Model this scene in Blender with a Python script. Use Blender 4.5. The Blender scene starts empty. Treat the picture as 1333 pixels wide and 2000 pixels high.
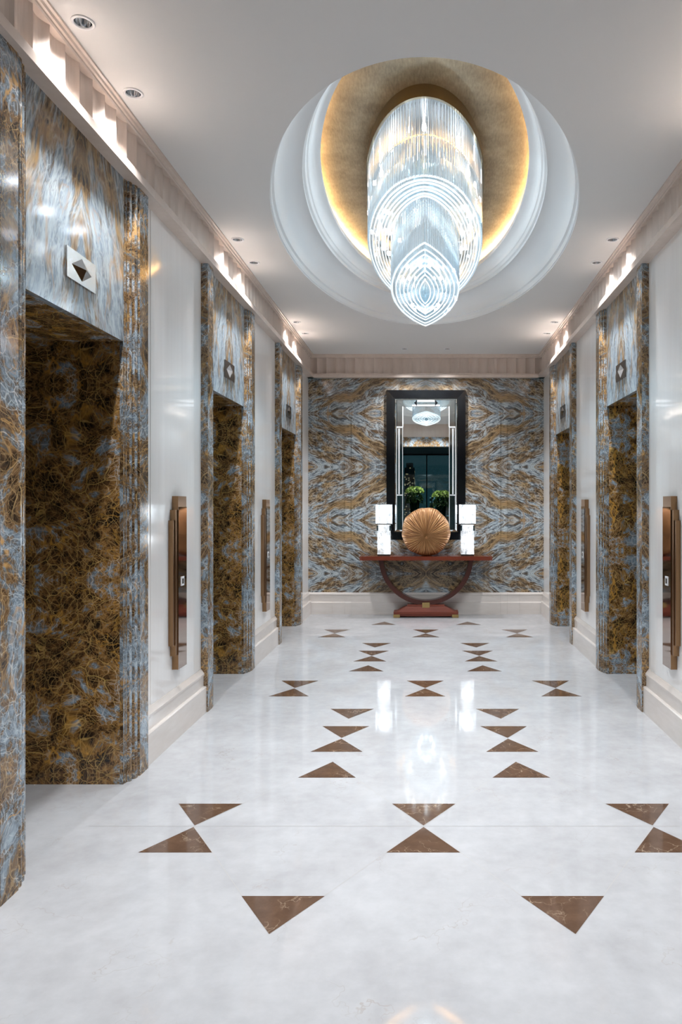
import bpy, bmesh, math, random
from mathutils import Vector, Matrix
from mathutils.geometry import tessellate_polygon
PI = math.pi
random.seed(7)
scene = bpy.context.scene
C = scene.collection

# ---------------------------------------------------------------- camera, world, exposure
EYE = 1.5
CAMX = 0.017
cam_d = bpy.data.cameras.new('camera')
cam = bpy.data.objects.new('camera', cam_d); C.objects.link(cam)
cam.location = (CAMX, 0, EYE); cam.rotation_euler = (PI/2, 0, 0)
cam_d.sensor_fit = 'HORIZONTAL'; cam_d.sensor_width = 36
FW, FH, FPX = 1333, 2000, 1400.0
cam_d.lens = FPX/FW*36
cam_d.sensor_fit = 'AUTO'                     # AUTO uses the long (vertical) side
cam_d.lens = FPX/FH*36
cam_d.shift_x = -(835-FW/2)/FH
cam_d.shift_y = -(1000-988)/FH
cam_d.clip_start = 0.05; cam_d.clip_end = 400
scene.camera = cam

world = bpy.data.worlds.new('night'); scene.world = world; world.use_nodes = True
world.node_tree.nodes['Background'].inputs[0].default_value = (0.010, 0.028, 0.035, 1)
world.node_tree.nodes['Background'].inputs[1].default_value = 0.5
scene.view_settings.view_transform = 'Standard'
scene.view_settings.look = 'None'
scene.view_settings.gamma = 1
scene.view_settings.use_curve_mapping = False
scene.view_settings.exposure = 1.64
cy = scene.cycles
cy.use_denoising = True
cy.use_adaptive_sampling = True; cy.adaptive_threshold = 0.02
cy.max_bounces = 9; cy.diffuse_bounces = 5; cy.glossy_bounces = 5; cy.transmission_bounces = 6; cy.transparent_max_bounces = 24
cy.caustics_reflective = False; cy.caustics_refractive = False
cy.sample_clamp_indirect = 6.0

COOL = (0.86, 0.94, 1.0)
NEUT = (1.0, 0.955, 0.90)
WARM = (1.0, 0.66, 0.30)
P_DOWN = 30.0
P_CHAND = 24.0
P_LAMP = 1.0
E_COVE = 21.0

# key positions (metres)
XF = 1.58                       # face of the marble doorways
XC = 1.635                      # cream wall face
YF = 9.93                       # far wall
YN = 2.0                        # near end of the lobby
ZC = 3.585                      # ceiling
ZS = 3.265                      # underside of the cornice
ZO = 2.385                      # doorway opening height
STARTS = (2.68, 5.215, 7.75)
SW = 1.42
MY = 5.79                       # centre of the oval dome and chandelier

# ---------------------------------------------------------------- helpers
class MB:
    def __init__(s): s.v = []; s.f = []; s.m = []; s.sm = []
    def add(s, vs, fs, m=0, smooth=False):
        b = len(s.v); s.v += [tuple(p) for p in vs]
        for f in fs: s.f.append([b+i for i in f]); s.m.append(m); s.sm.append(smooth)
        return s
    def box(s, x0, x1, y0, y1, z0, z1, m=0):
        x0, x1 = min(x0, x1), max(x0, x1); y0, y1 = min(y0, y1), max(y0, y1)
        vs = [(x, y, z) for z in (z0, z1) for y in (y0, y1) for x in (x0, x1)]
        return s.add(vs, [(0,2,3,1),(4,5,7,6),(0,1,5,4),(2,6,7,3),(0,4,6,2),(1,3,7,5)], m)
    def frustum(s, x0, x1, y0, y1, z0, z1, ix, iy, m=0):
        vs = [(x0,y0,z0),(x1,y0,z0),(x1,y1,z0),(x0,y1,z0),(x0+ix,y0+iy,z1),(x1-ix,y0+iy,z1),(x1-ix,y1-iy,z1),(x0+ix,y1-iy,z1)]
        return s.add(vs, [(3,2,1,0),(4,5,6,7),(0,1,5,4),(1,2,6,5),(2,3,7,6),(3,0,4,7)], m)
    def prism(s, pts, fn, a, b, m=0, caps=True, smooth=False):
        """closed 2D outline pts, fn(p, t)->3D, between t=a and t=b"""
        n = len(pts)
        vs = [fn(p, a) for p in pts]+[fn(p, b) for p in pts]
        s.add(vs, [(i, (i+1) % n, n+(i+1) % n, n+i) for i in range(n)], m, smooth)
        if caps:
            for t in (a, b):
                tri = tessellate_polygon([[Vector((p[0], p[1], 0)) for p in pts]])
                s.add([fn(p, t) for p in pts], tri, m)
        return s
    def strip(s, rows, m=0, closed=False, smooth=True):
        n = len(rows[0]); vs = [p for r in rows for p in r]; fs = []
        for i in range(len(rows)-1):
            for j in range(n if closed else n-1):
                k = (j+1) % n
                fs.append((i*n+j, i*n+k, (i+1)*n+k, (i+1)*n+j))
        return s.add(vs, fs, m, smooth)
    def lathe(s, prof, cx, cy_, n=24, m=0, smooth=True, flip=False):
        rows = [[(cx+r*math.cos(2*PI*k/n), cy_+r*math.sin(2*PI*k/n), z) for k in range(n)] for r, z in prof]
        return s.strip(rows, m, True, smooth)
    def build(s, name, mats, parent=None, recalc=True, loc=None):
        me = bpy.data.meshes.new(name)
        me.from_pydata(s.v, [], s.f)
        if not isinstance(mats, (list, tuple)): mats = [mats]
        for mt in mats: me.materials.append(mt)
        me.polygons.foreach_set('material_index', s.m)
        me.polygons.foreach_set('use_smooth', s.sm)
        me.update()
        if recalc:
            bm = bmesh.new(); bm.from_mesh(me)
            bmesh.ops.remove_doubles(bm, verts=bm.verts, dist=1e-5)
            bmesh.ops.recalc_face_normals(bm, faces=bm.faces); bm.to_mesh(me); bm.free()
        uv = me.uv_layers.new(name='flat')
        for p in me.polygons:
            n = p.normal; ax = max(range(3), key=lambda i: abs(n[i]))
            for li in p.loop_indices:
                c = me.vertices[me.loops[li].vertex_index].co
                uv.data[li].uv = (c.y, c.z) if ax == 0 else (c.x, c.z) if ax == 1 else (c.x, c.y)
        o = bpy.data.objects.new(name, me); C.objects.link(o)
        if parent: o.parent = parent
        if loc: o.location = loc
        return o

def thing(name, label, cat, loc=(0,0,0), group=None, rotz=0):
    o = bpy.data.objects.new(name, None); C.objects.link(o)
    o.location = loc; o.rotation_euler = (0, 0, rotz); o.empty_display_size = 0.1
    o['label'] = label; o['category'] = cat
    if group: o['group'] = group
    return o
def tag(o, label, cat, group=None, kind=None):
    o['label'] = label; o['category'] = cat
    if group: o['group'] = group
    if kind: o['kind'] = kind
    return o
def struct(o): o['kind'] = 'structure'; return o
def structure_root(name, loc=(0,0,0)):
    o = bpy.data.objects.new(name, None); C.objects.link(o); o.location = loc; o['kind'] = 'structure'; return o

def copy_tree(o, parent=None):
    c = o.copy(); C.objects.link(c)
    if parent: c.parent = parent
    for ch in list(o.children): copy_tree(ch, c)
    return c

def lamp(kind, name, loc, power, color, size=0.05, parent=None, **kw):
    d = bpy.data.lights.new(name, kind); d.energy = power; d.color = color
    if kind == 'AREA': d.size = size
    else: d.shadow_soft_size = size
    for k, v in kw.items(): setattr(d, k, v)
    o = bpy.data.objects.new(name, d); C.objects.link(o); o.location = loc
    if parent: o.parent = parent
    return o

# ---------------------------------------------------------------- materials
class NT:
    def __init__(s, name):
        s.mat = bpy.data.materials.new(name); s.mat.use_nodes = True
        s.nt = s.mat.node_tree; s.bsdf = s.nt.nodes['Principled BSDF']; s.out = s.nt.nodes['Material Output']
    def n(s, t, ins=None, **kw):
        nd = s.nt.nodes.new(t)
        for k, v in kw.items(): setattr(nd, k, v)
        for k, v in (ins or {}).items():
            if hasattr(v, 'is_output') or isinstance(v, bpy.types.NodeSocket): s.nt.links.new(v, nd.inputs[k])
            else: nd.inputs[k].default_value = v
        return nd
    def math(s, op, a, b=0.0, c=0.0, clamp=False):
        return s.n('ShaderNodeMath', {0: a, 1: b, 2: c}, operation=op, use_clamp=clamp).outputs[0]
    def vmath(s, op, a, b=(0,0,0)):
        return s.n('ShaderNodeVectorMath', {0: a, 1: b}, operation=op).outputs[0]
    def noise(s, v, scale, detail=4, rough=0.55, dist=0.0):
        return s.n('ShaderNodeTexNoise', {'Vector': v, 'Scale': scale, 'Detail': detail, 'Roughness': rough, 'Distortion': dist})
    def ramp(s, fac, stops, interp='LINEAR'):
        r = s.n('ShaderNodeValToRGB', {0: fac}); r.color_ramp.interpolation = interp
        e = r.color_ramp.elements
        while len(e) < len(stops): e.new(0.5)
        for el, (p, c) in zip(e, stops): el.position = p; el.color = (*c, 1) if len(c) == 3 else c
        return r.outputs[0]
    def mix(s, fac, a, b, blend='MIX'):
        nd = s.n('ShaderNodeMix', data_type='RGBA', blend_type=blend)
        for sock, v in ((nd.inputs[0], fac), (nd.inputs[6], a), (nd.inputs[7], b)):
            if isinstance(v, bpy.types.NodeSocket): s.nt.links.new(v, sock)
            else: sock.default_value = (*v, 1) if isinstance(v, tuple) and len(v) == 3 else v
        return nd.outputs[2]
    def line(s, val, w0, w1):
        """1 where val is near 0, fading to 0 at w1"""
        return s.n('ShaderNodeMapRange', {0: val, 1: w0, 2: w1, 3: 1.0, 4: 0.0}).outputs[0]
    def setp(s, **kw):
        for k, v in kw.items():
            sock = s.bsdf.inputs[k.replace('_', ' ')]
            if isinstance(v, bpy.types.NodeSocket): s.nt.links.new(v, sock)
            else: sock.default_value = (*v, 1) if isinstance(v, tuple) and len(v) == 3 else v

def simple(name, col, rough=0.5, metal=0.0, **kw):
    t = NT(name); t.setp(Base_Color=col, Roughness=rough, Metallic=metal, **kw); return t.mat

def exotic_marble(name, seed=0.0, blue=0.5, flow=(1.0, 1.0, 0.0), mirror_v=0.0, voff=0.0, warp=0.35, vein=1.0, scale=1.0, gold=1.0, mu=True, dark=1.0, fibre=0.0, sat=0.9, tv=1.0):
    """blue-grey, brown and gold veined polished stone, book-matched about u=0 (and every mirror_v metres up)"""
    t = NT(name)
    uv = t.n('ShaderNodeUVMap', uv_map='flat').outputs[0]
    sp = t.n('ShaderNodeSeparateXYZ', {0: uv})
    u = t.math('ABSOLUTE', sp.outputs[0]) if mu else sp.outputs[0]
    v = sp.outputs[1]
    if mirror_v: v = t.math('PINGPONG', t.math('ADD', v, voff), mirror_v)
    su, sv, sh = flow
    if sv < 1 and su >= 1: u2, v2 = t.math('ADD', u, t.math('MULTIPLY', v, sh)), v
    else: u2, v2 = u, t.math('ADD', v, t.math('MULTIPLY', u, sh))
    base = t.n('ShaderNodeCombineXYZ', {0: u2, 1: v2, 2: seed}).outputs[0]
    def push(p, sc, amt, det=2):
        w = t.vmath('SUBTRACT', t.noise(p, sc, det, 0.5).outputs[1], (0.5, 0.5, 0.5))
        return t.vmath('ADD', p, t.n('ShaderNodeVectorMath', {0: w, 'Scale': amt}, operation='SCALE').outputs[0])
    p = push(base, 1.3*scale, warp*1.6)
    p = t.vmath('MULTIPLY', p, (su, sv, 1.0))
    p2 = push(p, 11*scale, 0.040/scale, 3)
    big = t.noise(p, 2.0*scale, 5, 0.60).outputs[0]
    mid = t.noise(p2, 8*scale, 8, 0.74).outputs[0]
    f = t.math('ADD', t.math('MULTIPLY', big, 0.55), t.math('MULTIPLY', mid, 0.45))
    f = t.math('ADD', f, (blue-0.5)*0.22)
    d = dark
    col = t.ramp(f, [(0.38, (0.012*d, 0.008*d, 0.005*d)), (0.445, (0.070*d, 0.036*d, 0.014*d)), (0.49, (0.20*d, 0.105*d, 0.032*d)),
                     (0.515, (0.11*d, 0.095*d, 0.075*d)), (0.56, (0.155*d, 0.205*d, 0.25*d)), (0.66, (0.34, 0.43, 0.50))])
    warmk = t.n('ShaderNodeMapRange', {0: t.math('ADD', big, (blue-0.5)*0.3), 1: 0.47, 2: 0.54}).outputs[0]
    for k, (sc, wd, c, g, amt) in enumerate(((5.0, 0.022, (0.62, 0.68, 0.70), (0.52, 0.33, 0.10), 0.75), (11.0, 0.045, (0.50, 0.56, 0.58), (0.42, 0.27, 0.10), 0.65),
                                             (23.0, 0.070, (0.40, 0.45, 0.47), (0.34, 0.21, 0.08), 0.55))):
        pk = t.vmath('ADD', p2, (k*1.7, k*0.9, k*2.0))
        vo = t.n('ShaderNodeTexVoronoi', {'Vector': pk, 'Scale': sc*scale, 'Randomness': 1.0}, feature='DISTANCE_TO_EDGE').outputs[0]
        brk = t.noise(t.vmath('ADD', p, (0, 5.0*k, 0)), (3+2*k)*scale, 3, 0.6).outputs[0]
        amp = t.n('ShaderNodeMapRange', {0: brk, 1: 0.42, 2: 0.60, 3: 0.22*vein, 4: amt*vein}).outputs[0]
        col = t.mix(t.math('MULTIPLY', t.line(vo, 0.0, wd), amp), col, t.mix(warmk, tuple(min(.8, q*tv) for q in g), tuple(min(.8, q*tv) for q in c)))
    if fibre:                      # long hair-like threads along the grain
        for k, (sc, ax) in enumerate(((9.0, 0.16), (19.0, 0.20))):
            q = push(t.vmath('MULTIPLY', p, (ax/su if su < 1 else 1.0, ax/sv if sv < 1 else 1.0, 1.0)), 3.0, 0.10, 2)
            nz = t.noise(t.vmath('ADD', q, (k*3.3, 1.1, 4.0)), sc*scale, 3, 0.55).outputs[0]
            r = t.math('ABSOLUTE', t.math('SUBTRACT', nz, 0.5))
            col = t.mix(t.math('MULTIPLY', t.line(r, 0.0, 0.045), fibre), col, t.mix(warmk, (0.44, 0.30, 0.13), (0.52, 0.60, 0.63)))
            r2 = t.math('ABSOLUTE', t.math('SUBTRACT', nz, 0.40))
            col = t.mix(t.math('MULTIPLY', t.line(r2, 0.0, 0.03), fibre*0.7), col, (0.035, 0.026, 0.018))
    for k, (sc, wd, amt) in enumerate(((1.3, 0.015, 0.9), (3.0, 0.014, 0.65))):
        nz = t.noise(t.vmath('ADD', p2, (3.1+k, 7.7, 2.0)), sc*scale, 4, 0.55).outputs[0]
        r = t.math('ABSOLUTE', t.math('SUBTRACT', nz, 0.5))
        m2 = t.n('ShaderNodeMapRange', {0: t.noise(t.vmath('ADD', p, (9.0, 1.0+k, 0)), 1.7*scale, 3).outputs[0], 1: 0.45, 2: 0.58}).outputs[0]
        col = t.mix(t.math('MULTIPLY', t.math('MULTIPLY', t.line(r, 0.0, wd), m2), amt*gold), col, (0.44*tv, 0.23*tv, 0.045*tv))
    col = t.n('ShaderNodeHueSaturation', {'Saturation': sat, 'Color': col}).outputs[0]
    t.setp(Base_Color=col, Roughness=0.12, Specular_IOR_Level=0.55)
    return t.mat

def cream_marble(name, c0, c1, grain=(1, 1, 1), rough=0.12, veins=0.0, spec=0.5, coord='Object'):
    t = NT(name)
    co = t.n('ShaderNodeTexCoord').outputs[coord]
    p = t.vmath('MULTIPLY', co, grain)
    a = t.noise(p, 2.5, 6, 0.6).outputs[0]
    b = t.noise(p, 14, 4, 0.6).outputs[0]
    f = t.n('ShaderNodeMapRange', {0: t.math('ADD', t.math('MULTIPLY', a, .65), t.math('MULTIPLY', b, .35)), 1: 0.36, 2: 0.64}).outputs[0]
    col = t.mix(f, c0, c1)
    if veins:
        w = t.noise(co, 2.0, 5, 0.65)
        q = t.vmath('ADD', co, t.n('ShaderNodeVectorMath', {0: t.vmath('SUBTRACT', w.outputs[1], (.5,.5,.5)), 'Scale': 0.7}, operation='SCALE').outputs[0])
        vo = t.n('ShaderNodeTexVoronoi', {'Vector': q, 'Scale': 2.4}, feature='DISTANCE_TO_EDGE').outputs[0]
        brk = t.n('ShaderNodeMapRange', {0: t.noise(co, 3.1, 4).outputs[0], 1: 0.50, 2: 0.68}).outputs[0]
        col = t.mix(t.math('MULTIPLY', t.math('MULTIPLY', t.line(vo, 0, 0.010), brk), veins), col, (0.36, 0.33, 0.30))
        nz = t.noise(q, 7, 6, 0.7).outputs[0]
        sp = t.n('ShaderNodeMapRange', {0: nz, 1: 0.66, 2: 0.76}).outputs[0]
        col = t.mix(t.math('MULTIPLY', sp, veins*0.7), col, (0.46, 0.44, 0.41))
    t.setp(Base_Color=col, Roughness=rough, Specular_IOR_Level=spec)
    return t.mat

M = {}
M['far'] = exotic_marble('veined marble far wall', 1.3, 0.475, (0.26, 1.0, 0.40), mirror_v=0.74, voff=0.18, warp=0.22, scale=1.6, vein=0.9, gold=0.6, fibre=0.70, sat=0.82, dark=0.72)
M['header'] = exotic_marble('blue marble header', 4.1, 0.68, (1.0, 0.22, 0.26), warp=0.10, scale=1.6, vein=0.8, gold=0.6, fibre=0.6, dark=1.2)  # bluish slab; its extra blue also stands for reflected chandelier light
M['reveal'] = exotic_marble('brown marble reveal', 8.7, 0.31, (1.0, 1.0, 0.0), mirror_v=1.05, voff=-0.05, warp=0.18, scale=1.9, vein=1.2, gold=0.85, mu=False, dark=1.55, tv=1.65, sat=1.0)
M['jamb'] = exotic_marble('mottled marble jamb', 12.4, 0.58, (1.0, 0.8, 0.1), warp=0.2, scale=2.0, vein=1.1, gold=1.1, dark=1.0, tv=1.3, sat=0.9)
M['cream'] = cream_marble('cream wall stone', (0.85, 0.822, 0.795), (0.91, 0.888, 0.868), (2.2, 2.2, 0.12), 0.06, spec=0.8)
M['pink'] = cream_marble('rosy beige stone', (0.60, 0.50, 0.43), (0.69, 0.59, 0.52), (1.5, 1.5, 0.3), 0.20)
M['skirt'] = cream_marble('pale skirting stone', (0.66, 0.60, 0.55), (0.74, 0.69, 0.65), (0.4, 0.4, 2), 0.10)
M['floor'] = cream_marble('white floor marble', (0.395, 0.40, 0.41), (0.485, 0.495, 0.508), (1, 1, 1), 0.045, veins=0.75, spec=0.34)
M['joint'] = simple('floor joint', (0.48, 0.47, 0.45), 0.15)
def brown_inlay():
    t = NT('brown inlay marble'); co = t.n('ShaderNodeTexCoord').outputs['Object']
    w = t.noise(co, 9, 4, 0.6)
    q = t.vmath('ADD', co, t.n('ShaderNodeVectorMath', {0: t.vmath('SUBTRACT', w.outputs[1], (.5,.5,.5)), 'Scale': 0.12}, operation='SCALE').outputs[0])
    vo = t.n('ShaderNodeTexVoronoi', {'Vector': q, 'Scale': 13}, feature='DISTANCE_TO_EDGE').outputs[0]
    col = t.mix(t.noise(q, 12, 5, .65).outputs[0], (0.055, 0.030, 0.019), (0.16, 0.095, 0.06))
    brk = t.n('ShaderNodeMapRange', {0: t.noise(co, 6, 3).outputs[0], 1: 0.46, 2: 0.64}).outputs[0]
    col = t.mix(t.math('MULTIPLY', t.line(vo, 0, 0.03), brk), col, (0.42, 0.33, 0.24))
    t.setp(Base_Color=col, Roughness=0.07); return t.mat
M['inlay'] = brown_inlay()
M['ceiling'] = simple('painted ceiling', (0.72, 0.715, 0.70), 0.75)
M['plaster'] = simple('white plaster', (0.80, 0.81, 0.81), 0.5)
def gold_leaf():
    t = NT('gold leaf'); co = t.n('ShaderNodeTexCoord').outputs['Object']
    a = t.noise(co, 3.0, 5, 0.65).outputs[0]; b = t.noise(t.vmath('MULTIPLY', co, (3, 0.6, 1)), 30, 3, .6).outputs[0]
    f = t.math('ADD', t.math('MULTIPLY', a, .6), t.math('MULTIPLY', b, .4))
    col = t.ramp(f, [(0.38, (0.24, 0.185, 0.115)), (0.62, (0.44, 0.35, 0.225))])
    t.setp(Base_Color=col, Metallic=0.45, Roughness=t.n('ShaderNodeMapRange', {0: a, 1: .3, 2: .7, 3: .48, 4: .34}).outputs[0])
    return t.mat
M['gold'] = gold_leaf()
M['bronze'] = simple('brushed bronze', (0.34, 0.20, 0.105), 0.28, 1.0)
M['bronze_polish'] = simple('polished bronze', (0.52, 0.42, 0.36), 0.05, 1.0)
M['brass'] = simple('brass', (0.62, 0.43, 0.18), 0.25, 1.0)
M['chrome'] = simple('chrome', (0.80, 0.82, 0.84), 0.07, 1.0)
M['steel'] = simple('satin steel', (0.62, 0.61, 0.60), 0.22, 1.0)
M['dark_brass'] = simple('dark brass', (0.20, 0.16, 0.10), 0.3, 1.0)
M['silver'] = simple('silvered strip', (0.80, 0.83, 0.84), 0.35, 0.35)
M['canopy_face'] = simple('canopy face', (0.13, 0.14, 0.15), 0.4, 0.3)
M['steel_dark'] = simple('dark steel', (0.20, 0.185, 0.17), 0.25, 1.0)
M['trimwhite'] = simple('white trim', (0.78, 0.79, 0.80), 0.35)
M['black'] = simple('black lacquer', (0.004, 0.004, 0.005), 0.12)
M['mirror'] = simple('mirror glass', (0.86, 0.90, 0.90), 0.0, 1.0)
M['mirror_dim'] = simple('antiqued mirror', (0.55, 0.58, 0.57), 0.06, 1.0)
M['green_pale'] = simple('pale green petals', (0.42, 0.62, 0.16), 0.6)
M['green_dark'] = simple('dark green leaf', (0.02, 0.07, 0.015), 0.45)
M['dark'] = simple('dark room surface', (0.02, 0.022, 0.024), 0.5)
M['darkwood'] = simple('dark wood', (0.03, 0.017, 0.012), 0.25)
def wood():
    t = NT('red lacquered wood'); co = t.n('ShaderNodeTexCoord').outputs['Object']
    a = t.noise(t.vmath('MULTIPLY', co, (1.2, 14, 14)), 5, 5, .6, 0.5).outputs[0]
    t.setp(Base_Color=t.mix(a, (0.10, 0.016, 0.008), (0.25, 0.052, 0.022)), Roughness=0.14, Coat_Weight=0.4, Coat_Roughness=0.05); return t.mat
M['wood'] = wood()
M['wood_satin'] = wood(); M['wood_satin'].node_tree.nodes['Principled BSDF'].inputs['Roughness'].default_value = 0.42; M['wood_satin'].node_tree.nodes['Principled BSDF'].inputs['Coat Weight'].default_value = 0.0
def wood_dark():
    t = NT('dark red wood'); co = t.n('ShaderNodeTexCoord').outputs['Object']
    a = t.noise(co, 16, 4, .6, 0.5).outputs[0]
    t.setp(Base_Color=t.mix(a, (0.035, 0.010, 0.007), (0.085, 0.022, 0.013)), Roughness=0.2); return t.mat
M['wood_dark'] = wood_dark()
def glow(name, col, s):
    t = NT(name); t.setp(Base_Color=(0.8,0.8,0.8), Emission_Color=col, Emission_Strength=s); return t.mat
M['bulb'] = glow('lit lamp', (0.9, 0.96, 1.0), 12)
M['led'] = glow('warm led strip', WARM, E_COVE)
def thin_glass(name, tint, gl=0.12, em=0.0, emc=(0.85, 0.95, 1.0), rough=0.03, diff=0.0, stripe=0.0, edge=0.8):
    """thin clear crystal: passes light straight on, glints at grazing angles, part of a lit lamp"""
    t = NT(name); nt = t.nt
    fc = t.n('ShaderNodeLayerWeight', {0: 0.5}).outputs['Facing']
    tc = t.mix(t.n('ShaderNodeMapRange', {0: fc, 1: 0.25, 2: 0.85}).outputs[0], tint, tuple(c*edge for c in tint))
    tr = t.n('ShaderNodeBsdfTransparent', {0: tc}).outputs[0]
    gs = t.n('ShaderNodeBsdfGlossy', {'Color': (1, 1, 1, 1), 'Roughness': rough}).outputs[0]
    fr = t.n('ShaderNodeLayerWeight', {0: 0.35}).outputs['Fresnel']
    fac = t.math('ADD', t.math('MULTIPLY', fr, 0.75), gl, clamp=True)
    sh = t.n('ShaderNodeMixShader', {0: fac, 1: tr, 2: gs}).outputs[0]
    if diff:
        tl = t.n('ShaderNodeBsdfTranslucent', {0: (0.9, 0.95, 1, 1)}).outputs[0]
        sh = t.n('ShaderNodeMixShader', {0: diff, 1: sh, 2: tl}).outputs[0]
    if em:
        e = t.n('ShaderNodeEmission', {0: (*emc, 1), 1: em})
        if stripe:
            co = t.n('ShaderNodeTexCoord').outputs['Object']
            nz = t.noise(t.vmath('MULTIPLY', co, (1, 1, 0.35)), stripe, 4, 0.7).outputs[0]
            k = t.n('ShaderNodeMapRange', {0: nz, 1: 0.38, 2: 0.66, 3: em*0.05, 4: em*2.2}).outputs[0]
            nt.links.new(k, e.inputs[1])
        sh = t.n('ShaderNodeAddShader', {0: sh, 1: e.outputs[0]}).outputs[0]
    nt.links.new(sh, t.out.inputs[0]); return t.mat
M['rod'] = thin_glass('crystal rod', (0.93, 0.955, 0.97), 0.01, 0.02, edge=0.42)
M['blade'] = thin_glass('crystal blade', (0.80, 0.88, 0.92), 0.06, 0.015, diff=0.02)
M['blade_edge'] = thin_glass('frosted crystal edge', (0.7, 0.8, 0.85), 0.05, 0.32, diff=0.08)
M['lampglass'] = thin_glass('textured lamp crystal', (0.85, 0.88, 0.9), 0.04, 0.13, (0.93, 0.96, 1.0), 0.1, 0.05, stripe=14)
M['vaseglass'] = thin_glass('dark vase glass', (0.10, 0.26, 0.22), 0.10)
M['windowglass'] = thin_glass('night window glass', (0.75, 0.85, 0.85), 0.03)

# ---------------------------------------------------------------- floor with inlays
fl = MB(); fl.add([(-3.4, -5, 0), (3.4, -5, 0), (3.4, YF+0.1, 0), (-3.4, YF+0.1, 0)], [(0,1,2,3)], 0)
ZI, ZJ = 0.0008, 0.0004
HW, HD = 0.160, 0.246
def tri(xc, yb, ya):
    fl.add([(xc-HW, yb, ZI), (xc+HW, yb, ZI), (xc, ya, ZI)], [(0,1,2)], 1)
def joint(a, b, w=0.0012):
    a = Vector(a); b = Vector(b); d = (b-a).normalized(); n = Vector((-d.y, d.x))*w
    fl.add([(*(a+n), ZJ), (*(b+n), ZJ), (*(b-n), ZJ), (*(a-n), ZJ)], [(0,1,2,3)], 2)
PY = 2.54; Y0 = 3.355
for i in range(-1, 4):
    yc = Y0+i*PY
    for xc in (-1.075, 0.0, 1.075):
        if yc < YF-0.3:
            tri(xc, yc-HD-0.008, yc-0.008); tri(xc, yc+HD+0.008, yc+0.008)
    joint((-1.57, yc), (1.57, yc))
    ym = yc+PY/2
    joint((-1.57, ym-PY*0.5+0.001), (1.57, ym-PY*0.5+0.001), 0.0005)
    for xc in (-0.537, 0.537):
        if i >= 0 or True:
            if ym+HD < YF-0.2 and ym > 2.5: tri(xc, ym-HD-0.008, ym-0.008); tri(xc, ym+HD+0.008, ym+0.008)
            if ym-0.70 < YF-0.2: tri(xc, ym-0.67, ym-0.425)
            if ym+0.70 < YF-0.1: tri(xc, ym+0.67, ym+0.425)
        for sx in (-1, 1):
            ex = xc+sx*0.537
            joint((xc, ym-0.425), (ex, yc)); joint((xc, ym+0.425), (ex, yc+PY))
            joint((xc, ym), (xc+sx*HW, ym-0.25)) if False else None
struct(fl.build('floor', [M['floor'], M['inlay'], M['joint']], recalc=False))

# ---------------------------------------------------------------- doorways
def jamb_profile():
    # (depth into wall, distance from outer edge): flat face, two reeds, then the inner step
    p = [(0.060, 0.0), (0.0, 0.0), (0.0, 0.118), (0.010, 0.120)]
    def reed(t0, t1, d):
        c = (t0+t1)/2; r = (t1-t0)/2
        return [(d-0.55*r*math.sin(PI*k/8), c-r*math.cos(PI*k/8)) for k in range(9)]
    p += reed(0.123, 0.163, 0.016); p += [(0.024, 0.165)]
    p += reed(0.168, 0.203, 0.028); p += [(0.036, 0.205), (0.036, 0.222), (0.041, 0.224), (0.041, 0.24), (0.060, 0.24)]
    return p
DOORDEPTH = 0.60
def doorway(s, S, n):
    yc = S+SW/2
    r = structure_root('door_%d' % n, (s*XF, yc, 0))
    for e in (-1, 1):
        jp = jamb_profile()
        mb = MB(); mb.prism(jp, lambda p, t: (s*p[0], e*(SW/2-p[1]), t), 0, ZS)
        mb.build('jamb', M['jamb'], r)
        rv = MB(); yi = e*(SW/2-0.24)
        rv.box(s*0.060, s*DOORDEPTH, yi, yi+e*0.04, 0, ZO+0.04)
        rv.build('reveal', M['reveal'], r)
    h = MB(); h.box(s*0.040, s*0.075, -(SW/2-0.24), SW/2-0.24, ZO, ZS); h.build('header', M['header'], r)
    so = MB(); so.box(s*0.0752, s*DOORDEPTH, -(SW/2-0.24), SW/2-0.24, ZO, ZO+0.04); so.build('soffit', M['reveal'], r)
    for e in (-1, 1):
        d = MB(); d.box(s*(DOORDEPTH-0.03), s*(DOORDEPTH+0.01), e*0.003, e*(SW/2-0.241), 0.005, ZO-0.001); d.build('lift_door', M['bronze'], r)
    return r
n = 0
for s in (-1, 1):
    for S in STARTS:
        n += 1; doorway(s, S, n)

# ---------------------------------------------------------------- side walls, skirting, cornice
segs = [(YN, STARTS[0])]+[(STARTS[i]+SW, STARTS[i+1]) for i in range(2)]+[(STARTS[2]+SW, YF+0.05)]
for s, nm in ((-1, 'left'), (1, 'right')):
    w = MB()
    for k, (a, b) in enumerate(segs):
        w.box(s*XC, s*(XC+0.6), a, b, 0, ZC)
        # narrow rebated strip joint down each stone panel
        if 0 < k < 3:
            pass
    w.box(s*(XC+0.6), s*(XC+0.7), YN, YF+0.05, 0, ZC)
    for S in STARTS: w.box(s*(XC+0.045), s*(XC+0.6), S, S+SW, ZO+0.05, ZC)
    wo = struct(w.build('wall_'+nm, M['cream']))
    # slightly raised stone leaf on each bay, leaving a fine shadow line
    b = MB()
    prof = [(0, 0), (0.045, 0), (0.045, 0.180), (0.040, 0.188), (0.024, 0.190), (0.024, 0.262), (0.030, 0.266), (0.030, 0.280), (0.008, 0.312), (0, 0.314)]
    for k, (a, c) in enumerate(segs):
        c2 = c if k < 3 else YF-0.03
        b.prism(prof, lambda p, t: (s*(XC-p[0]), t, p[1]), a, c2)
    struct(b.build('baseboard_'+nm, M['skirt']))
def leaf(s, a, c):
    m = MB(); m.box(s*(XC-0.004), s*XC, a, c, 0.314, ZS); return m
k = 0
for s, nm in ((-1, 'left'), (1, 'right')):
    for a, c in segs[1:3]:
        k += 1
        m = MB(); m.box(s*(XC-0.004), s*(XC-0.0002), a+0.17, c-0.0, 0.314, ZS)
        m.build('wall_panel', M['cream'], bpy.data.objects['wall_'+nm])

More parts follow.
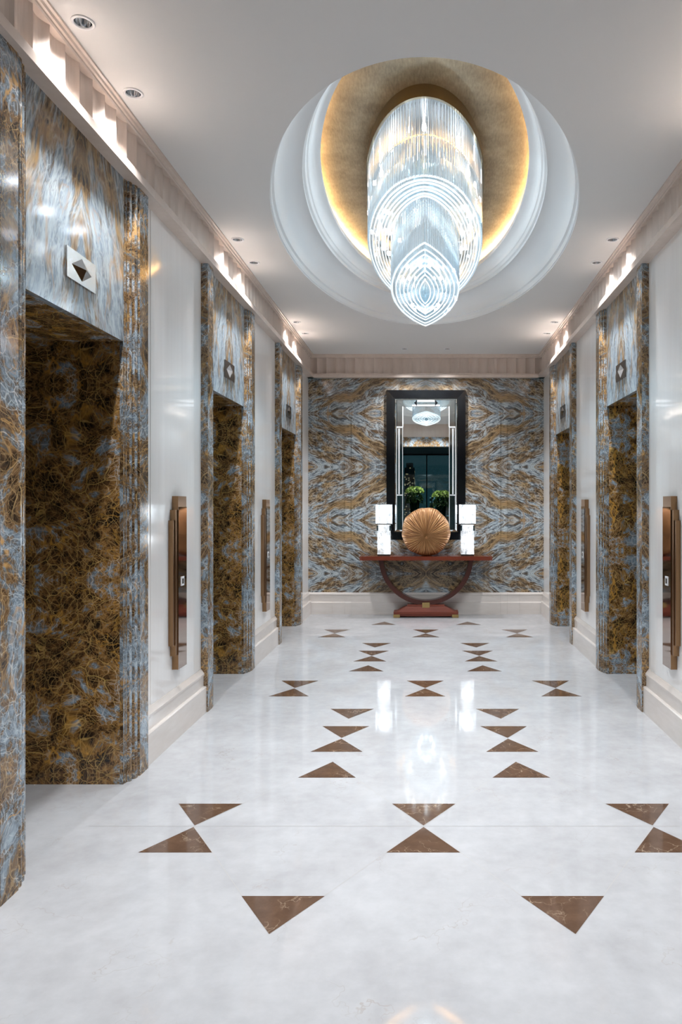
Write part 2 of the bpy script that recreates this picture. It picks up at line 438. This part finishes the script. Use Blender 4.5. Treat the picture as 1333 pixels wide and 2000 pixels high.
def cornice_path(fn, a, b, n_fl, name):
    """fn(d, t, z): d = distance out from the wall line, t along the run"""
    root = structure_root(name)
    m = MB()
    prof = [(0.0, ZS), (0.088, ZS), (0.088, ZS+0.036), (0.080, ZS+0.042), (0.080, ZS+0.055), (0.055, ZS+0.060), (0.0, ZS+0.060)]
    m.prism(prof, lambda p, t: fn(p[0], t, p[1]), a, b); m.build('lower_moulding', M['pink'], root)
    m = MB()
    prof = [(0.0, ZC-0.045), (0.058, ZC-0.045), (0.062, ZC-0.038), (0.062, ZC-0.028), (0.072, ZC-0.026), (0.076, ZC-0.014), (0.088, ZC-0.012), (0.088, ZC+0.02), (0.0, ZC+0.02)]
    m.prism(prof, lambda p, t: fn(p[0], t, p[1]), a, b); m.build('upper_moulding', M['pink'], root)
    m = MB(); z0, z1 = ZS+0.058, ZC-0.044
    pitch = (b-a)/n_fl; rowb, rowt = [], []
    for i in range(n_fl):
        for j in range(8):
            x = j/8*2-1
            d = 0.050-0.026*(1-x*x)
            rowb.append(fn(d, a+pitch*(i+j/8), z0)); rowt.append(fn(d, a+pitch*(i+j/8), z1))
    m.strip([rowb, rowt], 0, smooth=False)
    m.build('fluted_frieze', M['pink'], root, recalc=False)
    return root
cornice_path(lambda d, t, z: (-(XC-d), t, z), YN, YF, 61, 'trim_1')
cornice_path(lambda d, t, z: ((XC-d), t, z), YN, YF, 61, 'trim_2')
cornice_path(lambda d, t, z: (t, YF-d, z), -XC+0.001, XC-0.001, 25, 'trim_3')

# ---------------------------------------------------------------- far wall (centre leaf steps forward a little)
fw = MB()
edges = [0.0, 1.03, 1.125, 1.295, XC]
dys = [0.0, 0.008, 0.014, 0.020]
for i in range(4):
    for s in (-1, 1):
        fw.box(s*edges[i], s*edges[i+1], YF+dys[i], YF+0.15, 0.30, ZS)
struct(fw.build('wall_back', M['far']))
fs = MB()
prof = [(0, 0), (0.030, 0), (0.030, 0.160), (0.016, 0.172), (0.016, 0.262), (0.024, 0.268), (0.024, 0.284), (0.004, 0.300), (0, 0.300)]
for i in range(4):
    for s in (-1, 1):
        a, b_ = sorted((s*(edges[i]+(0.0015 if i else 0)), s*edges[i+1]))
        fs.prism(prof, lambda p, t: (t, YF+dys[i]-p[0], p[1]), a, b_)
    fs.box(-edges[i+1], edges[i+1], YF+0.015+dys[i], YF+0.15, 0, 0.2999)
struct(fs.build('baseboard_back', M['skirt']))

# ---------------------------------------------------------------- ceiling with oval dome
NE = 128
def ell(a, b, z, n=NE):
    return [(a*math.cos(2*PI*k/n), MY+b*math.sin(2*PI*k/n), z) for k in range(n)]
OA, OB = 1.135, 2.46
downs = []
for yc in (3.39, 5.88, 8.40):
    for dy in (-0.28, 0.25) if yc < 3.5 else (-0.27, 0.26):
        for s in (-1, 1):
            downs.append((s*1.468, yc+dy if yc > 3.5 else yc+dy-0.02, 'side'))
for s in (-1, 1): downs.append((s*0.285, 9.51, 'end'))
for s in (-1, 1): downs.append((s*0.285, 2.42, 'added_entry'))  # unseen pair, added to light the foreground floor
RH = 0.038
outer = [Vector((-XC, YN-0.1, 0)), Vector((XC, YN-0.1, 0)), Vector((XC, YF+0.05, 0)), Vector((-XC, YF+0.05, 0))]
loops = [outer, [Vector((p[0], p[1], 0)) for p in reversed(ell(OA, OB, 0))]]
for x, y, _ in downs:
    loops.append([Vector((x+RH*math.cos(-2*PI*k/16), y+RH*math.sin(-2*PI*k/16), 0)) for k in range(16)])
allv = [v for l in loops for v in l]
tris = tessellate_polygon(loops)
cm = MB(); cm.add([(v.x, v.y, ZC) for v in allv], tris)
cm.box(-XC, XC, YN-0.1, YF+0.05, ZC+0.75, ZC+0.80)
ceil = struct(cm.build('ceiling', M['ceiling'], recalc=False))
prof = [(0, 0), (0.0, 0.012), (0.008, 0.012), (0.012, 0.055), (0.030, 0.062)]
for k in range(1, 13):      # big cove
    a = k/12*PI/2
    prof.append((0.030+0.175*(1-math.cos(a)), 0.062+0.175*math.sin(a)))
prof += [(0.222, 0.237), (0.222, 0.262), (0.240, 0.268), (0.252, 0.290), (0.262, 0.296)]
for k in range(1, 8):
    a = k/7*PI/2
    prof.append((0.262+0.070*(1-math.cos(a)), 0.296+0.070*math.sin(a)))
prof += [(0.350, 0.368), (0.350, 0.400), (0.345, 0.412), (0.25, 0.412)]
dm = MB(); dm.strip([ell(OA-e, OB-e, ZC+z) for e, z in prof], 0, True, False)
d_o = dm.build('dome_moulding', M['plaster'], ceil)
d_o.data.set_sharp_from_angle(angle=math.radians(22)) if hasattr(d_o.data, 'set_sharp_from_angle') else None
for p in d_o.data.polygons: p.use_smooth = True
IA, IB = OA-0.35, OB-0.35
DZ = ZC+0.475
gd = MB()
rows = [ell((IA+0.12)*k, (IB+0.12)*(k if k > 0.5 else k), DZ+0.015*(1-k*k)-(0.0 if k < 0.97 else 0.012), NE) for k in (1.0, 0.97, 0.9, 0.8, 0.7, 0.6, 0.5, 0.4, 0.3, 0.2, 0.1, 0.02)]
gd.strip(rows, 0, True, True)
gd.strip([ell(IA+0.12, IB+0.12, DZ-0.012), ell(IA+0.12, IB+0.12, ZC+0.405)], 0, True, True)
gd.build('gold_dome', M['gold'], ceil)
led = MB(); led.strip([ell(IA+0.055, IB+0.055, ZC+0.4145), ell(IA+0.085, IB+0.085, ZC+0.4145)], 0, True, True)
led.build('cove_light', M['led'], ceil, recalc=False)

# ---------------------------------------------------------------- downlights
def downlight(x, y, kind, label, group):
    t = thing('downlight', label, 'downlight', (x, y, ZC), group)
    m = MB(); m.lathe([(0.049, -0.0005), (0.049, -0.004), (0.046, -0.006), (0.038, -0.006), (0.036, 0.0)], 0, 0, 28); m.build('trim_ring', M['trimwhite'], t)
    m = MB(); m.lathe([(0.037, -0.002), (0.035, 0.02), (0.029, 0.05), (0.020, 0.075), (0.001, 0.076)], 0, 0, 24); m.build('reflector', M['chrome'], t, recalc=False)
    m = MB(); m.lathe([(0.0005, 0.066), (0.012, 0.066), (0.012, 0.074)], 0, 0, 12); m.build('bulb', M['bulb'], t, recalc=False)
    pw = {'side': P_DOWN, 'end': P_DOWN*1.3, 'added_entry': P_DOWN*2.2}[kind]
    lamp('SPOT', 'beam', (0, 0, -0.008), pw, (0.97, 0.97, 1.0), 0.022, t, spot_size=math.radians(104), spot_blend=0.85)
    return t
def dl_label(x, y, kind):
    side = 'left' if x < 0 else 'right'
    if kind == 'end': return '%s downlight of the close pair in the ceiling before the far marble wall' % side
    if kind == 'added_entry': return '%s downlight of the added, unseen pair at the near end of the ceiling' % side
    door = 'nearest' if y < 4.5 else 'middle' if y < 7 else 'farthest'
    i = min((3.39, 5.88, 8.40), key=lambda c: abs(c-y))
    which = 'nearer' if y < i-0.02 else 'farther'
    return '%s of the two round downlights above the %s lift on the %s' % (which, door, side)
for x, y, kd in downs:
    downlight(x, y, kd, dl_label(x, y, kd), 'round downlights in the ceiling')

# ---------------------------------------------------------------- chandelier
CZ = ZC+0.415                       # lower face of the canopy
ch = thing('chandelier', 'large oval tiered crystal chandelier in the gold domed ceiling recess', 'chandelier', (0, MY, CZ))
def plan(a, b, e, n, off=0.0):
    out = []
    for k in range(n):
        th = 2*PI*(k+off)/n
        t = math.sin(th); c = math.cos(th)
        x = a*(abs(1-abs(t)**2))**e*(1 if c >= 0 else -1)
        out.append((x, b*t))
    return out
def even(a, b, e, step):
    pts = plan(a, b, e, 720); L = [0]
    for i in range(720):
        p, q = pts[i], pts[(i+1) % 720]; L.append(L[-1]+math.hypot(p[0]-q[0], p[1]-q[1]))
    n = int(L[-1]/step); out = []; j = 0
    for i in range(n):
        d = L[-1]*(i+0.5)/n
        while L[j+1] < d: j += 1
        out.append(pts[j])
    return out
def ringband(a, b, e, z0, z1, th, n=96):
    o = plan(a, b, e, n); i = plan(a-th, b-th, e, n)
    m = MB()
    m.strip([[(x, y, z0) for x, y in o], [(x, y, z1) for x, y in o], [(x, y, z1) for x, y in i], [(x, y, z0) for x, y in i], [(x, y, z0) for x, y in o]], 0, True, False)
    return m
CA, CB = 0.441, 1.40
m = MB()
o = plan(CA+0.02, CB+0.03, 0.5, 96)
m.strip([[(x, y, 0.0) for x, y in o], [(x, y, 0.074) for x, y in o]], 0, True, True)
m.strip([[(x*k, y*k, 0.004) for x, y in o] for k in (1, 0.8, 0.5, 0.2, 0.02)], 1, True, False)
m.build('canopy', [M['dark_brass'], M['canopy_face']], ch)
ringband(CA+0.024, CB+0.034, 0.5, -0.012, 0.012, 0.02).build('canopy_rim', M['dark_brass'], ch)
ZB1 = 3.527-CZ; ZB2 = 3.224-CZ
ringband(CA-0.010, CB-0.012, 0.5, -0.225, -0.215, 0.008).build('tier_ring', M['chrome'], ch)
ringband(0.262, 1.07, 0.72, -0.30, -0.29, 0.008).build('tier_ring', M['chrome'], ch)
rods = []
for x, y in even(CA, CB, 0.5, 0.027): rods.append((x, y, -0.004, ZB1))
for x, y in even(0.266, 1.08, 0.84, 0.029): rods.append((x, y, -0.004, ZB2))
rods.sort(key=lambda r: r[1])       # nearest the viewer first
def rod_verts(m, x, y, z0, z1, r=0.0100):
    q = [(x+r*math.cos(PI/3*k+0.3), y+r*math.sin(PI/3*k+0.3)) for k in range(6)]
    m.add([(a, b, z0) for a, b in q]+[(a, b, z1) for a, b in q]+[(x, y, z1-0.008)],
          [(k, (k+1) % 6, 6+(k+1) % 6, 6+k) for k in range(6)]+[(6+k, 6+(k+1) % 6, 12) for k in range(6)])
def proto_rod(z1, nm):
    m = MB(); rod_verts(m, 0, 0, -0.004, z1); return m.build(nm, M['rod'], ch)
protos = {ZB1: None, ZB2: None}
sel = [r for r in rods][:100]
for r in sel:
    z1 = r[3]
    if protos[z1] is None: protos[z1] = o = proto_rod(z1, 'glass_rod')
    else:
        o = protos[z1].copy(); C.objects.link(o); o.parent = ch
    o.location = (r[0], r[1], 0)
m = MB()
for r in rods[100:]: rod_verts(m, *r)
o = m.build('glass_rod_curtain', M['rod'], ch); o['kind'] = 'stuff'
def blade(a, b, e, z0, z1, th=0.007, n=72):
    m = MB(); p = plan(a, b, e, n); q = plan(a-th, b-th*2, e, n)
    m.strip([[(x, y, z1) for x, y in p], [(x, y, z0+0.008) for x, y in p]], 0, True, True)
    m.strip([[(x, y, z0+0.008) for x, y in p], [(x, y, z0) for x, y in p], [(x, y, z0) for x, y in q], [(x, y, z0+0.008) for x, y in q]], 1, True, False)
    return m.build('crystal_blade', [M['blade'], M['blade_edge']], ch, recalc=False)
for i in range(7):                   # upper tier
    k = 1.0-0.052*i
    blade((CA-0.004)*k, (CB-0.01)*(1-0.035*i), 0.5+0.02*i, ZB1-0.004*(i % 2), ZB1+0.13)
for i in range(8):                   # lower tier
    k = 1.0-0.118*i
    blade(0.270*k, 1.087*(1-0.10*i), 0.86, ZB2-0.004*(i % 2), ZB2+0.14)
for i in range(12):
    a = 2*PI*(i+0.5)/12
    lamp('POINT', 'lamp', (0.31*math.cos(a), 0.95*math.sin(a), -0.22+0.04*(i % 2)), P_CHAND*0.048, COOL, 0.018, ch)
for i in range(10):
    a = 2*PI*(i+0.5)/10
    lamp('SPOT', 'lamp', (0.15*math.cos(a), 0.66*math.sin(a), ZB2+0.05), P_CHAND*0.42, COOL, 0.016, ch, spot_size=math.radians(158), spot_blend=0.5)
m = MB()
for i, (x, y) in enumerate(even(0.36, 1.2, 0.5, 0.36)):
    m = MB(); m.lathe([(0.001, -0.10), (0.012, -0.095), (0.016, -0.08), (0.012, -0.06), (0.008, -0.045), (0.008, 0.0)], x, y, 10)
    m.build('bulb', M['bulb'], ch)

# ---------------------------------------------------------------- lift position plates
for s in (-1, 1):
    for i, S in enumerate(STARTS):
        side = 'left' if s < 0 else 'right'; which = ('nearest', 'middle', 'farthest')[i]
        t = thing('lift_indicator', 'small metal plate with a faceted diamond above the %s lift on the %s' % (which, side), 'lift indicator', (s*(XF+0.040), S+SW/2-0.01, 2.61), 'diamond plates above the lifts')
        m = MB(); m.box(0, -s*0.008, -0.14, 0.14, -0.070, 0.070); m.build('plate', M['steel'] if i == 0 and s < 0 else M['steel_dark'], t)  # nearest left plate: paler steel paints in the bright ceiling it reflects
        m = MB(); x0 = -s*0.008
        m.add([(x0, -0.098, 0), (x0, 0, 0.054), (x0, 0.098, 0), (x0, 0, -0.054), (-s*0.030, 0, 0.0)], [(0,1,4), (1,2,4), (2,3,4), (3,0,4), (0,3,2,1)])
        m.build('diamond', M['chrome'], t)

# ---------------------------------------------------------------- bronze call panels with long bars
for s in (-1, 1):
    for i in range(2):
        yb = (4.625, 7.16)[i]
        side = 'left' if s < 0 else 'right'; which = ('nearer', 'farther')[i]
        t = thing('call_panel', '%s tall bronze lift call panel on the %s cream wall' % (which, side), 'call panel', (s*(XC-0.004), yb, 0.443), 'tall bronze panels between the lifts')
        m = MB(); m.box(0, -s*0.040, 0, 0.158, 0, 1.12); m.build('column', M['bronze'], t)
        m = MB(); m.box(-s*0.040, -s*0.0425, 0.001, 0.157, 0.001, 1.05); m.build('face_plate', M['bronze_polish'], t)
        m = MB(); m.box(0, -s*0.036, -0.036, -0.0002, 0.094, 1.031); m.build('long_bar', M['bronze'], t)
        m = MB(); m.box(0, -s*0.030, -0.066, -0.0362, 0.163, 0.964); m.build('front_bar', M['bronze'], t)
        m = MB(); m.box(-s*0.0425, -s*0.046, 0.045, 0.100, 0.535, 0.595); b_ = m.build('call_button', M['trimwhite'], t)
        m = MB(); m.box(-s*0.046, -s*0.047, 0.058, 0.087, 0.548, 0.582); m.build('button_face', M['steel_dark'], b_)

# ---------------------------------------------------------------- wall mirror
mr = thing('wall_mirror', 'tall art deco mirror with a wide black frame on the marble wall', 'mirror', (0, YF-0.012, 1.033))
W2, HH = 0.545, 2.062
FR = 0.108
fm = MB()
def frame(m, w2, z0, z1, wd, y0, y1, mi=0, bev=0.0):
    o = [(-w2, z0), (w2, z0), (w2, z1), (-w2, z1)]; i = [(-w2+wd, z0+wd), (w2-wd, z0+wd), (w2-wd, z1-wd), (-w2+wd, z1-wd)]
    for k in range(4):
        l = (k+1) % 4
        P = [(*o[k], y0), (*o[l], y0), (*i[l], y0), (*i[k], y0), (*o[k], y1), (*o[l], y1), (*i[l], y1+bev), (*i[k], y1+bev)]
        m.add([(x, y, z) for x, z, y in P], [(0,1,2,3), (4,5,6,7), (0,1,5,4), (1,2,6,5), (2,3,7,6), (3,0,4,7)], mi)
    return m
frame(fm, W2, 0, HH, FR, 0.0, -0.045, 0, 0.003).build('frame', M['black'], mr)
TILT = math.radians(0.2)
def tilt(o):
    o.rotation_euler = (-TILT, 0, 0); return o
iw, z0, z1 = W2-FR, FR, HH-FR
gp = MB(); gp.add([(-iw, -0.016, z0), (iw, -0.016, z0), (iw, -0.016, z1), (-iw, -0.016, z1)], [(0,1,2,3)])
tilt(gp.build('glass', M['mirror'], mr, recalc=False))
bw = 0.110
frame(MB(), iw, z0, z1, 0.026, -0.017, -0.020, 0, -0.006).build('bevel_edge', M['mirror'], mr)
b2 = MB(); b2.box(-iw+0.028, -iw+bw, -0.024, -0.0165, z0+0.03, z1-0.4); b2.box(iw-bw, iw-0.028, -0.024, -0.0165, z0+0.03, z1-0.4)
b2.box(-iw+0.028, -iw+bw, -0.026, -0.0165, z1-0.395, z1-0.03); b2.box(iw-bw, iw-0.028, -0.026, -0.0165, z1-0.395, z1-0.03)
b2.box(-iw+bw, iw-bw, -0.026, -0.0165, z1-0.115, z1-0.03)
b2.build('border_glass', M['mirror_dim'], mr)
ld = MB()
for s in (-1, 1):
    ld.box(s*(iw-bw), s*(iw-bw-0.008), -0.026, -0.017, z0+0.03, z1-0.40)
    ld.box(s*(iw-bw), s*(iw-bw-0.014), -0.028, -0.017, z1-0.40, z1-0.115)
    ld.box(s*(iw-0.028), s*(iw-0.036), -0.026, -0.017, z0+0.03, z1-0.03)
    ld.box(s*(iw-0.055), s*(iw-0.075), -0.028, -0.022, z0+0.52, z1-0.42)
    ld.box(s*(iw-0.03), s*(iw-bw), -0.028, -0.022, z0+0.50, z0+0.515)
    ld.box(s*(iw-0.03), s*(iw-bw), -0.028, -0.022, z1-0.41, z1-0.39)
ld.box(-0.19, 0.19, -0.030, -0.022, z1-0.112, z1-0.090)
ld.box(-0.12, 0.12, -0.030, -0.022, z1-0.052, z1-0.028)
ld.build('silver_strips', M['silver'], mr)
dk = MB()
for s in (-1, 1):
    dk.add([(s*0.13, -0.031, z1-0.03), (s*0.165, -0.031, z1-0.065), (s*0.13, -0.031, z1-0.105)], [(0,1,2)])
    dk.box(s*0.125, s*0.133, -0.0315, -0.022, z1-0.11, z1-0.025)
dk.build('fret', M['black'], mr)

# ---------------------------------------------------------------- console table
TX = 0.0
ct = thing('console_table', 'red lacquered console table on a hoop support under the mirror', 'console table', (TX, 9.72, 0))
m = MB()
pts = [(-0.885, -0.17), (-0.86, -0.185), (0.86, -0.185), (0.885, -0.17), (0.885, 0.185), (-0.885, 0.185)]
m.prism(pts, lambda p, t: (p[0], p[1], t), 0.773, 0.826); m.build('tabletop', M['wood'], ct)
m = MB()
R1, R0, zc = 0.635, 0.575, 0.80
N = 40
angs = [math.acos(min(1, (zc-0.773)/R1))+0 for _ in (0,)]
rows = []
for k in range(N+1):
    a = PI+PI*k/N
    ca, sa = math.cos(a), math.sin(a)
    def P(R, y): return (R*ca, y, min(0.773, zc+R*sa))
    rows.append([P(R1, -0.075), P(R0, -0.075), P(R0, 0.075), P(R1, 0.075)])
m.strip(rows, 0, True, False); m.build('hoop_support', M['wood_dark'], ct)
m = MB(); m.frustum(-0.435, 0.435, -0.11, 0.11, 0.045, 0.075, 0, 0); m.frustum(-0.40, 0.40, -0.10, 0.10, 0.075, 0.150, 0.14, 0.02); m.box(-0.25, 0.25, -0.085, 0.085, 0.150, 0.172)
m.box(-0.425, 0.425, -0.10, 0.10, 0.018, 0.045)
m.build('plinth', M['wood_satin'], ct)
m = MB(); m.box(-0.05, 0.05, -0.086, 0.086, 0.130, 0.200); m.build('brass_clasp', M['brass'], ct)
for s in (-1, 1):
    m = MB(); m.frustum(min(s*0.35, s*0.437), max(s*0.35, s*0.437), -0.113, 0.113, 0, 0.042, 0.0, 0); m.build('brass_foot', M['brass'], ct)

# ---------------------------------------------------------------- table lamps
def table_lamp(x, side):
    t = thing('table_lamp', 'glowing square crystal table lamp at the %s end of the red console' % side, 'table lamp', (x, 9.72, 0.826), 'crystal lamps on the console')
    m = MB(); m.box(-0.085, 0.085, -0.085, 0.085, 0, 0.022); m.build('base', M['steel_dark'], t)
    m = MB()
    for k in range(5):      # column of bevelled crystal blocks
        z = 0.024+k*0.0795
        m.frustum(-0.088, 0.088, -0.088, 0.088, z, z+0.0765, 0.004, 0.004)
    m.build('crystal_column', M['lampglass'], t)
    for sx in (-1, 1):
        m = MB(); m.box(sx*0.075, sx*0.095, -0.094, -0.085, 0.34, 0.41); m.build('bracket', M['chrome'], t)
    m = MB(); m.box(-0.112, 0.112, -0.112, 0.112, 0.424, 0.436); m.build('collar', M['steel'], t)
    m = MB()
    for k in range(7):
        a = -0.108+k*0.216/7
        for sy in (-1, 1): m.box(a+0.001, a+0.216/7-0.001, sy*0.108, sy*0.098, 0.438, 0.69)
        for sx in (-1, 1): m.box(sx*0.108, sx*0.098, a+0.001, a+0.216/7-0.001, 0.438, 0.69)
    m.build('lamp_shade', M['lampglass'], t)
    m = MB(); frame2 = [(-0.110, 0.110)]
    for sy in (-1, 1): m.box(-0.111, 0.111, sy*0.111, sy*0.100, 0.69, 0.698)
    for sx in (-1, 1): m.box(sx*0.111, sx*0.100, -0.100, 0.100, 0.69, 0.698)
    m.build('rim', M['steel'], t)
    m = MB(); m.lathe([(0.001, 0.50), (0.02, 0.505), (0.028, 0.54), (0.02, 0.58), (0.001, 0.585)], 0, 0, 14); m.build('bulb', M['bulb'], t)
    lamp('POINT', 'light', (0, 0, 0.62), P_LAMP, (0.93, 0.96, 1.0), 0.075, t)
    lamp('POINT', 'light', (0, -0.0, 0.22), P_LAMP*0.8, (0.93, 0.96, 1.0), 0.07, t)
table_lamp(-0.567, 'left'); table_lamp(0.560, 'right')

# ---------------------------------------------------------------- lotus leaf sculpture
def sculpture():
    t = NT('gilded ribbed surface'); co = t.n('ShaderNodeTexCoord').outputs['Object']
    sp = t.n('ShaderNodeSeparateXYZ', {0: co})
    an = t.math('ARCTAN2', t.math('ADD', sp.outputs[2], 0.055), sp.outputs[0])
    r0 = t.n('ShaderNodeVectorMath', {0: t.vmath('ADD', co, (0, 0, 0.055))}, operation='LENGTH').outputs['Value']
    nz = t.noise(t.n('ShaderNodeCombineXYZ', {0: t.math('MULTIPLY', an, 11.0), 1: t.math('MULTIPLY', r0, 2.5), 2: 0.0}).outputs[0], 2.2, 4, .65).outputs[0]
    a = t.n('ShaderNodeMapRange', {0: nz, 1: 0.40, 2: 0.62}).outputs[0]
    t.setp(Base_Color=t.mix(a, (0.20, 0.080, 0.025), (0.56, 0.30, 0.12)), Roughness=0.45, Metallic=0.3)  # dark and light radial stripes paint rib shading into the colour
    NA, NR = 420, 34
    R = 0.328; zc_ = 0.826+0.328; cz = -0.055
    m = MB(); rows = []
    rnd = random.Random(3); ph = [rnd.uniform(0, 6.28) for _ in range(8)]
    def edge(th): return R*(1+0.012*math.sin(5*th+ph[0])+0.010*math.sin(9*th+ph[1])+0.005*math.sin(17*th+ph[2]))
    for j in range(NR+1):
        f = j/NR; row = []
        for i in range(NA):
            th = 2*PI*i/NA
            E = edge(th)
            rr = math.sin(f*PI/2*1.0)*1.0
            depth = 0.17*math.cos(f*PI/2)**0.75 if f < 1 else 0
            dimple = 0.030*math.exp(-(rr/0.05)**2)
            rib = (math.sin(70*th+1.6*math.sin(3*th))*0.5+0.5*math.sin(46*th+5*f))*0.0065*min(1, rr*4)
            k = 1-rr
            x = E*rr*math.cos(th); z = E*rr*math.sin(th)+cz*k
            zz = max(z, -0.322)
            row.append((x, -(depth-dimple+rib), zz))
        rows.append(row)
    m.strip(rows, 0, True, True)
    back = [[(p[0]*q, 0.10*math.sqrt(max(0, 1-q*q)), p[2]*q) for p in rows[-1]] for q in (1, 0.95, 0.8, 0.5, 0.02)]
    m.strip(back, 0, True, True)
    o = m.build('lotus_sculpture', t.mat, recalc=True, loc=(0.0, 9.70, 0.826+0.322))
    tag(o, 'round golden ribbed disc sculpture standing on the console before the mirror', 'sculpture')
sculpture()

# ---------------------------------------------------------------- wall sockets under the console
for s in (-1, 1):
    t = thing('wall_socket', 'small square socket on the marble below the console, %s one' % ('left' if s < 0 else 'right'), 'wall socket', (s*0.335, YF, 0.70), 'sockets under the console')
    m = MB(); m.box(-0.022, 0.022, 0, -0.008, -0.024, 0.024); m.build('faceplate', M['black'], t)
    m = MB(); m.box(-0.014, 0.014, -0.008, -0.010, -0.016, 0.016); m.build('insert', M['steel_dark'], t)

# ---------------------------------------------------------------- near end: portal wall and the dark hall seen only in the mirror
pw = MB()
for s in (-1, 1): pw.box(s*1.32, s*3.4, YN-0.25, YN, 0, ZC+0.05)
pw.box(-1.32, 1.32, YN-0.25, YN, 3.03, ZS+0.0); 
struct(pw.build('wall_near', M['jamb']))
pw2 = MB(); pw2.box(-1.32, 1.32, YN-0.25, YN+0.001, ZS+0.0005, ZC+0.05); struct(pw2.build('trim_4', M['pink']))
hall = MB()
hall.box(-3.4, -3.3, -5, YN-0.25, 0, 3.4); struct(hall.build('wall_hall_left', M['dark']))
hall = MB(); hall.box(3.3, 3.4, -5, YN-0.25, 0, 3.4); struct(hall.build('wall_hall_right', M['dark']))
hall = MB(); hall.box(-3.4, 3.4, -5, YN-0.25, 3.4, 3.5); struct(hall.build('ceiling_hall', M['dark']))
wr = structure_root('window_1', (0, -5, 0))
m = MB(); m.box(-3.3, 3.3, -0.01, 0.0, 0.05, 3.35); m.build('pane', M['windowglass'], wr)
m = MB()
for x in (-3.27, -1.65, 0, 1.65, 3.27): m.box(x-0.02, x+0.02, -0.04, 0.04, 0, 3.4)
m.box(-3.3, 3.3, -0.04, 0.04, 0, 0.05); m.box(-3.3, 3.3, -0.04, 0.04, 3.35, 3.4); m.build('window_frame', M['dark'], wr)
# towers across the water at night
def tower_mat(name, col, s):
    t = NT(name); co = t.n('ShaderNodeTexCoord').outputs['Object']
    sp = t.n('ShaderNodeSeparateXYZ', {0: co})
    gx = t.math('FLOOR', t.math('MULTIPLY', sp.outputs[0], 4.0)); gz = t.math('FLOOR', t.math('MULTIPLY', sp.outputs[2], 5.0))
    wn = t.n('ShaderNodeTexWhiteNoise', {0: t.n('ShaderNodeCombineXYZ', {0: gx, 1: 0.0, 2: gz}).outputs[0]}).outputs[0]
    t.setp(Base_Color=(0.02, 0.03, 0.035), Roughness=0.4, Emission_Color=col, Emission_Strength=t.math('MULTIPLY', t.math('GREATER_THAN', wn, 0.86), s))
    return t.mat
TM = [tower_mat('tower lights cool', (0.35, 0.8, 1.0), 0.10), tower_mat('tower lights warm', (1.0, 0.75, 0.45), 0.12)]
names = ('slender', 'broad', 'tall', 'low', 'squat')
for i, (x, w_, h, y) in enumerate(((-13, 9, 9, -120), (-3.5, 2, 20, -125), (4, 7, 14, -118), (14, 6, 18, -130), (-24, 8, 15, -126))):
    t = thing('tower_block', '%s lit night tower beyond the window, seen in the mirror' % names[i], 'building', (x, y, -10), 'night towers beyond the window')
    m = MB(); m.box(-w_/2, w_/2, -3, 3, 0, h); m.build('shaft', TM[i % 2], t)
    m = MB(); m.box(-w_/3, w_/3, -2, 2, h, h+1); m.build('roof_block', M['dark'], t)
# table with two big vases behind the viewer
bt = thing('hall_table', 'long dark table carrying two tall vases, seen only in the mirror', 'table', (0, -1.2, 0))
m = MB(); m.box(-0.9, 0.9, -0.3, 0.3, 0.74, 0.78); m.build('tabletop', M['darkwood'], bt)
for x in (-0.84, 0.84):
    for y in (-0.25, 0.25):
        m = MB(); m.box(x-0.03, x+0.03, y-0.03, y+0.03, 0, 0.74); m.build('leg', M['darkwood'], bt)
for x, ztop, side in ((-0.35, 2.14, 'left'), (0.43, 2.02, 'right')):
    t = thing('flower_vase', '%s of two green flower arrangements in tall vases, reflected in the mirror' % side, 'flower arrangement', (x, -1.2, 0.78), 'vases of green flowers')
    hv = ztop-0.78-0.38
    m = MB(); m.lathe([(0.001, 0.0), (0.13, 0.0), (0.135, 0.02), (0.12, hv*0.5), (0.15, hv), (0.145, hv)], 0, 0, 24); m.build('vase', M['vaseglass'], t)
    rnd = random.Random(int(x*100)+50)
    st = MB()
    for k in range(14):
        a = rnd.uniform(0, 6.28); r = rnd.uniform(0, .07); a2 = a+rnd.uniform(-.4, .4)
        st.strip([[(r*math.cos(a)+0.004*math.cos(q), r*math.sin(a)+0.004*math.sin(q), 0.05) for q in (0, 2.1, 4.2)],
                  [(0.12*math.cos(a2)+0.004*math.cos(q), 0.12*math.sin(a2)+0.004*math.sin(q), hv+0.1) for q in (0, 2.1, 4.2)]], 0, True)
    st.build('stems', M['green_dark'], t)
    def leaves(m, n, zlo, zhi, rad, size):
        for k in range(n):
            th = rnd.uniform(0, 2*PI); ph = rnd.uniform(0.0, 1.0)
            c = Vector((rad*math.cos(th)*math.sqrt(1-ph*ph*0.8), rad*math.sin(th)*math.sqrt(1-ph*ph*0.8), zlo+(zhi-zlo)*ph))
            d = Vector((rnd.gauss(0, 1), rnd.gauss(0, 1), rnd.gauss(0.4, 1))).normalized()
            e = d.cross(Vector((rnd.gauss(0,1), rnd.gauss(0,1), rnd.gauss(0,1)))).normalized()
            L = size*rnd.uniform(.7, 1.3)
            m.add([c-d*L, c+e*L*.45, c+d*L, c-e*L*.45], [(0,1,2), (0,2,3)])
    m = MB(); leaves(m, 500, hv+0.20, hv+0.38, 0.27, 0.030); o = m.build('flower_heads', M['green_pale'], t, recalc=False)
    m = MB(); leaves(m, 350, hv-0.10, hv+0.22, 0.24, 0.045); m.build('foliage', M['green_dark'], t, recalc=False)
hl = thing('added_vase_spot', 'added ceiling spot lighting the vases, itself unseen', 'downlight', (0, -0.7, 3.39))  # unseen spot, added only to light the vases
m = MB(); m.lathe([(0.05, 0.0), (0.05, -0.05), (0.035, -0.055), (0.001, -0.04)], 0, 0, 16); m.build('housing', M['trimwhite'], hl)
lamp('SPOT', 'beam', (0, 0, -0.07), 40, NEUT, 0.04, hl, spot_size=math.radians(70), spot_blend=0.6)
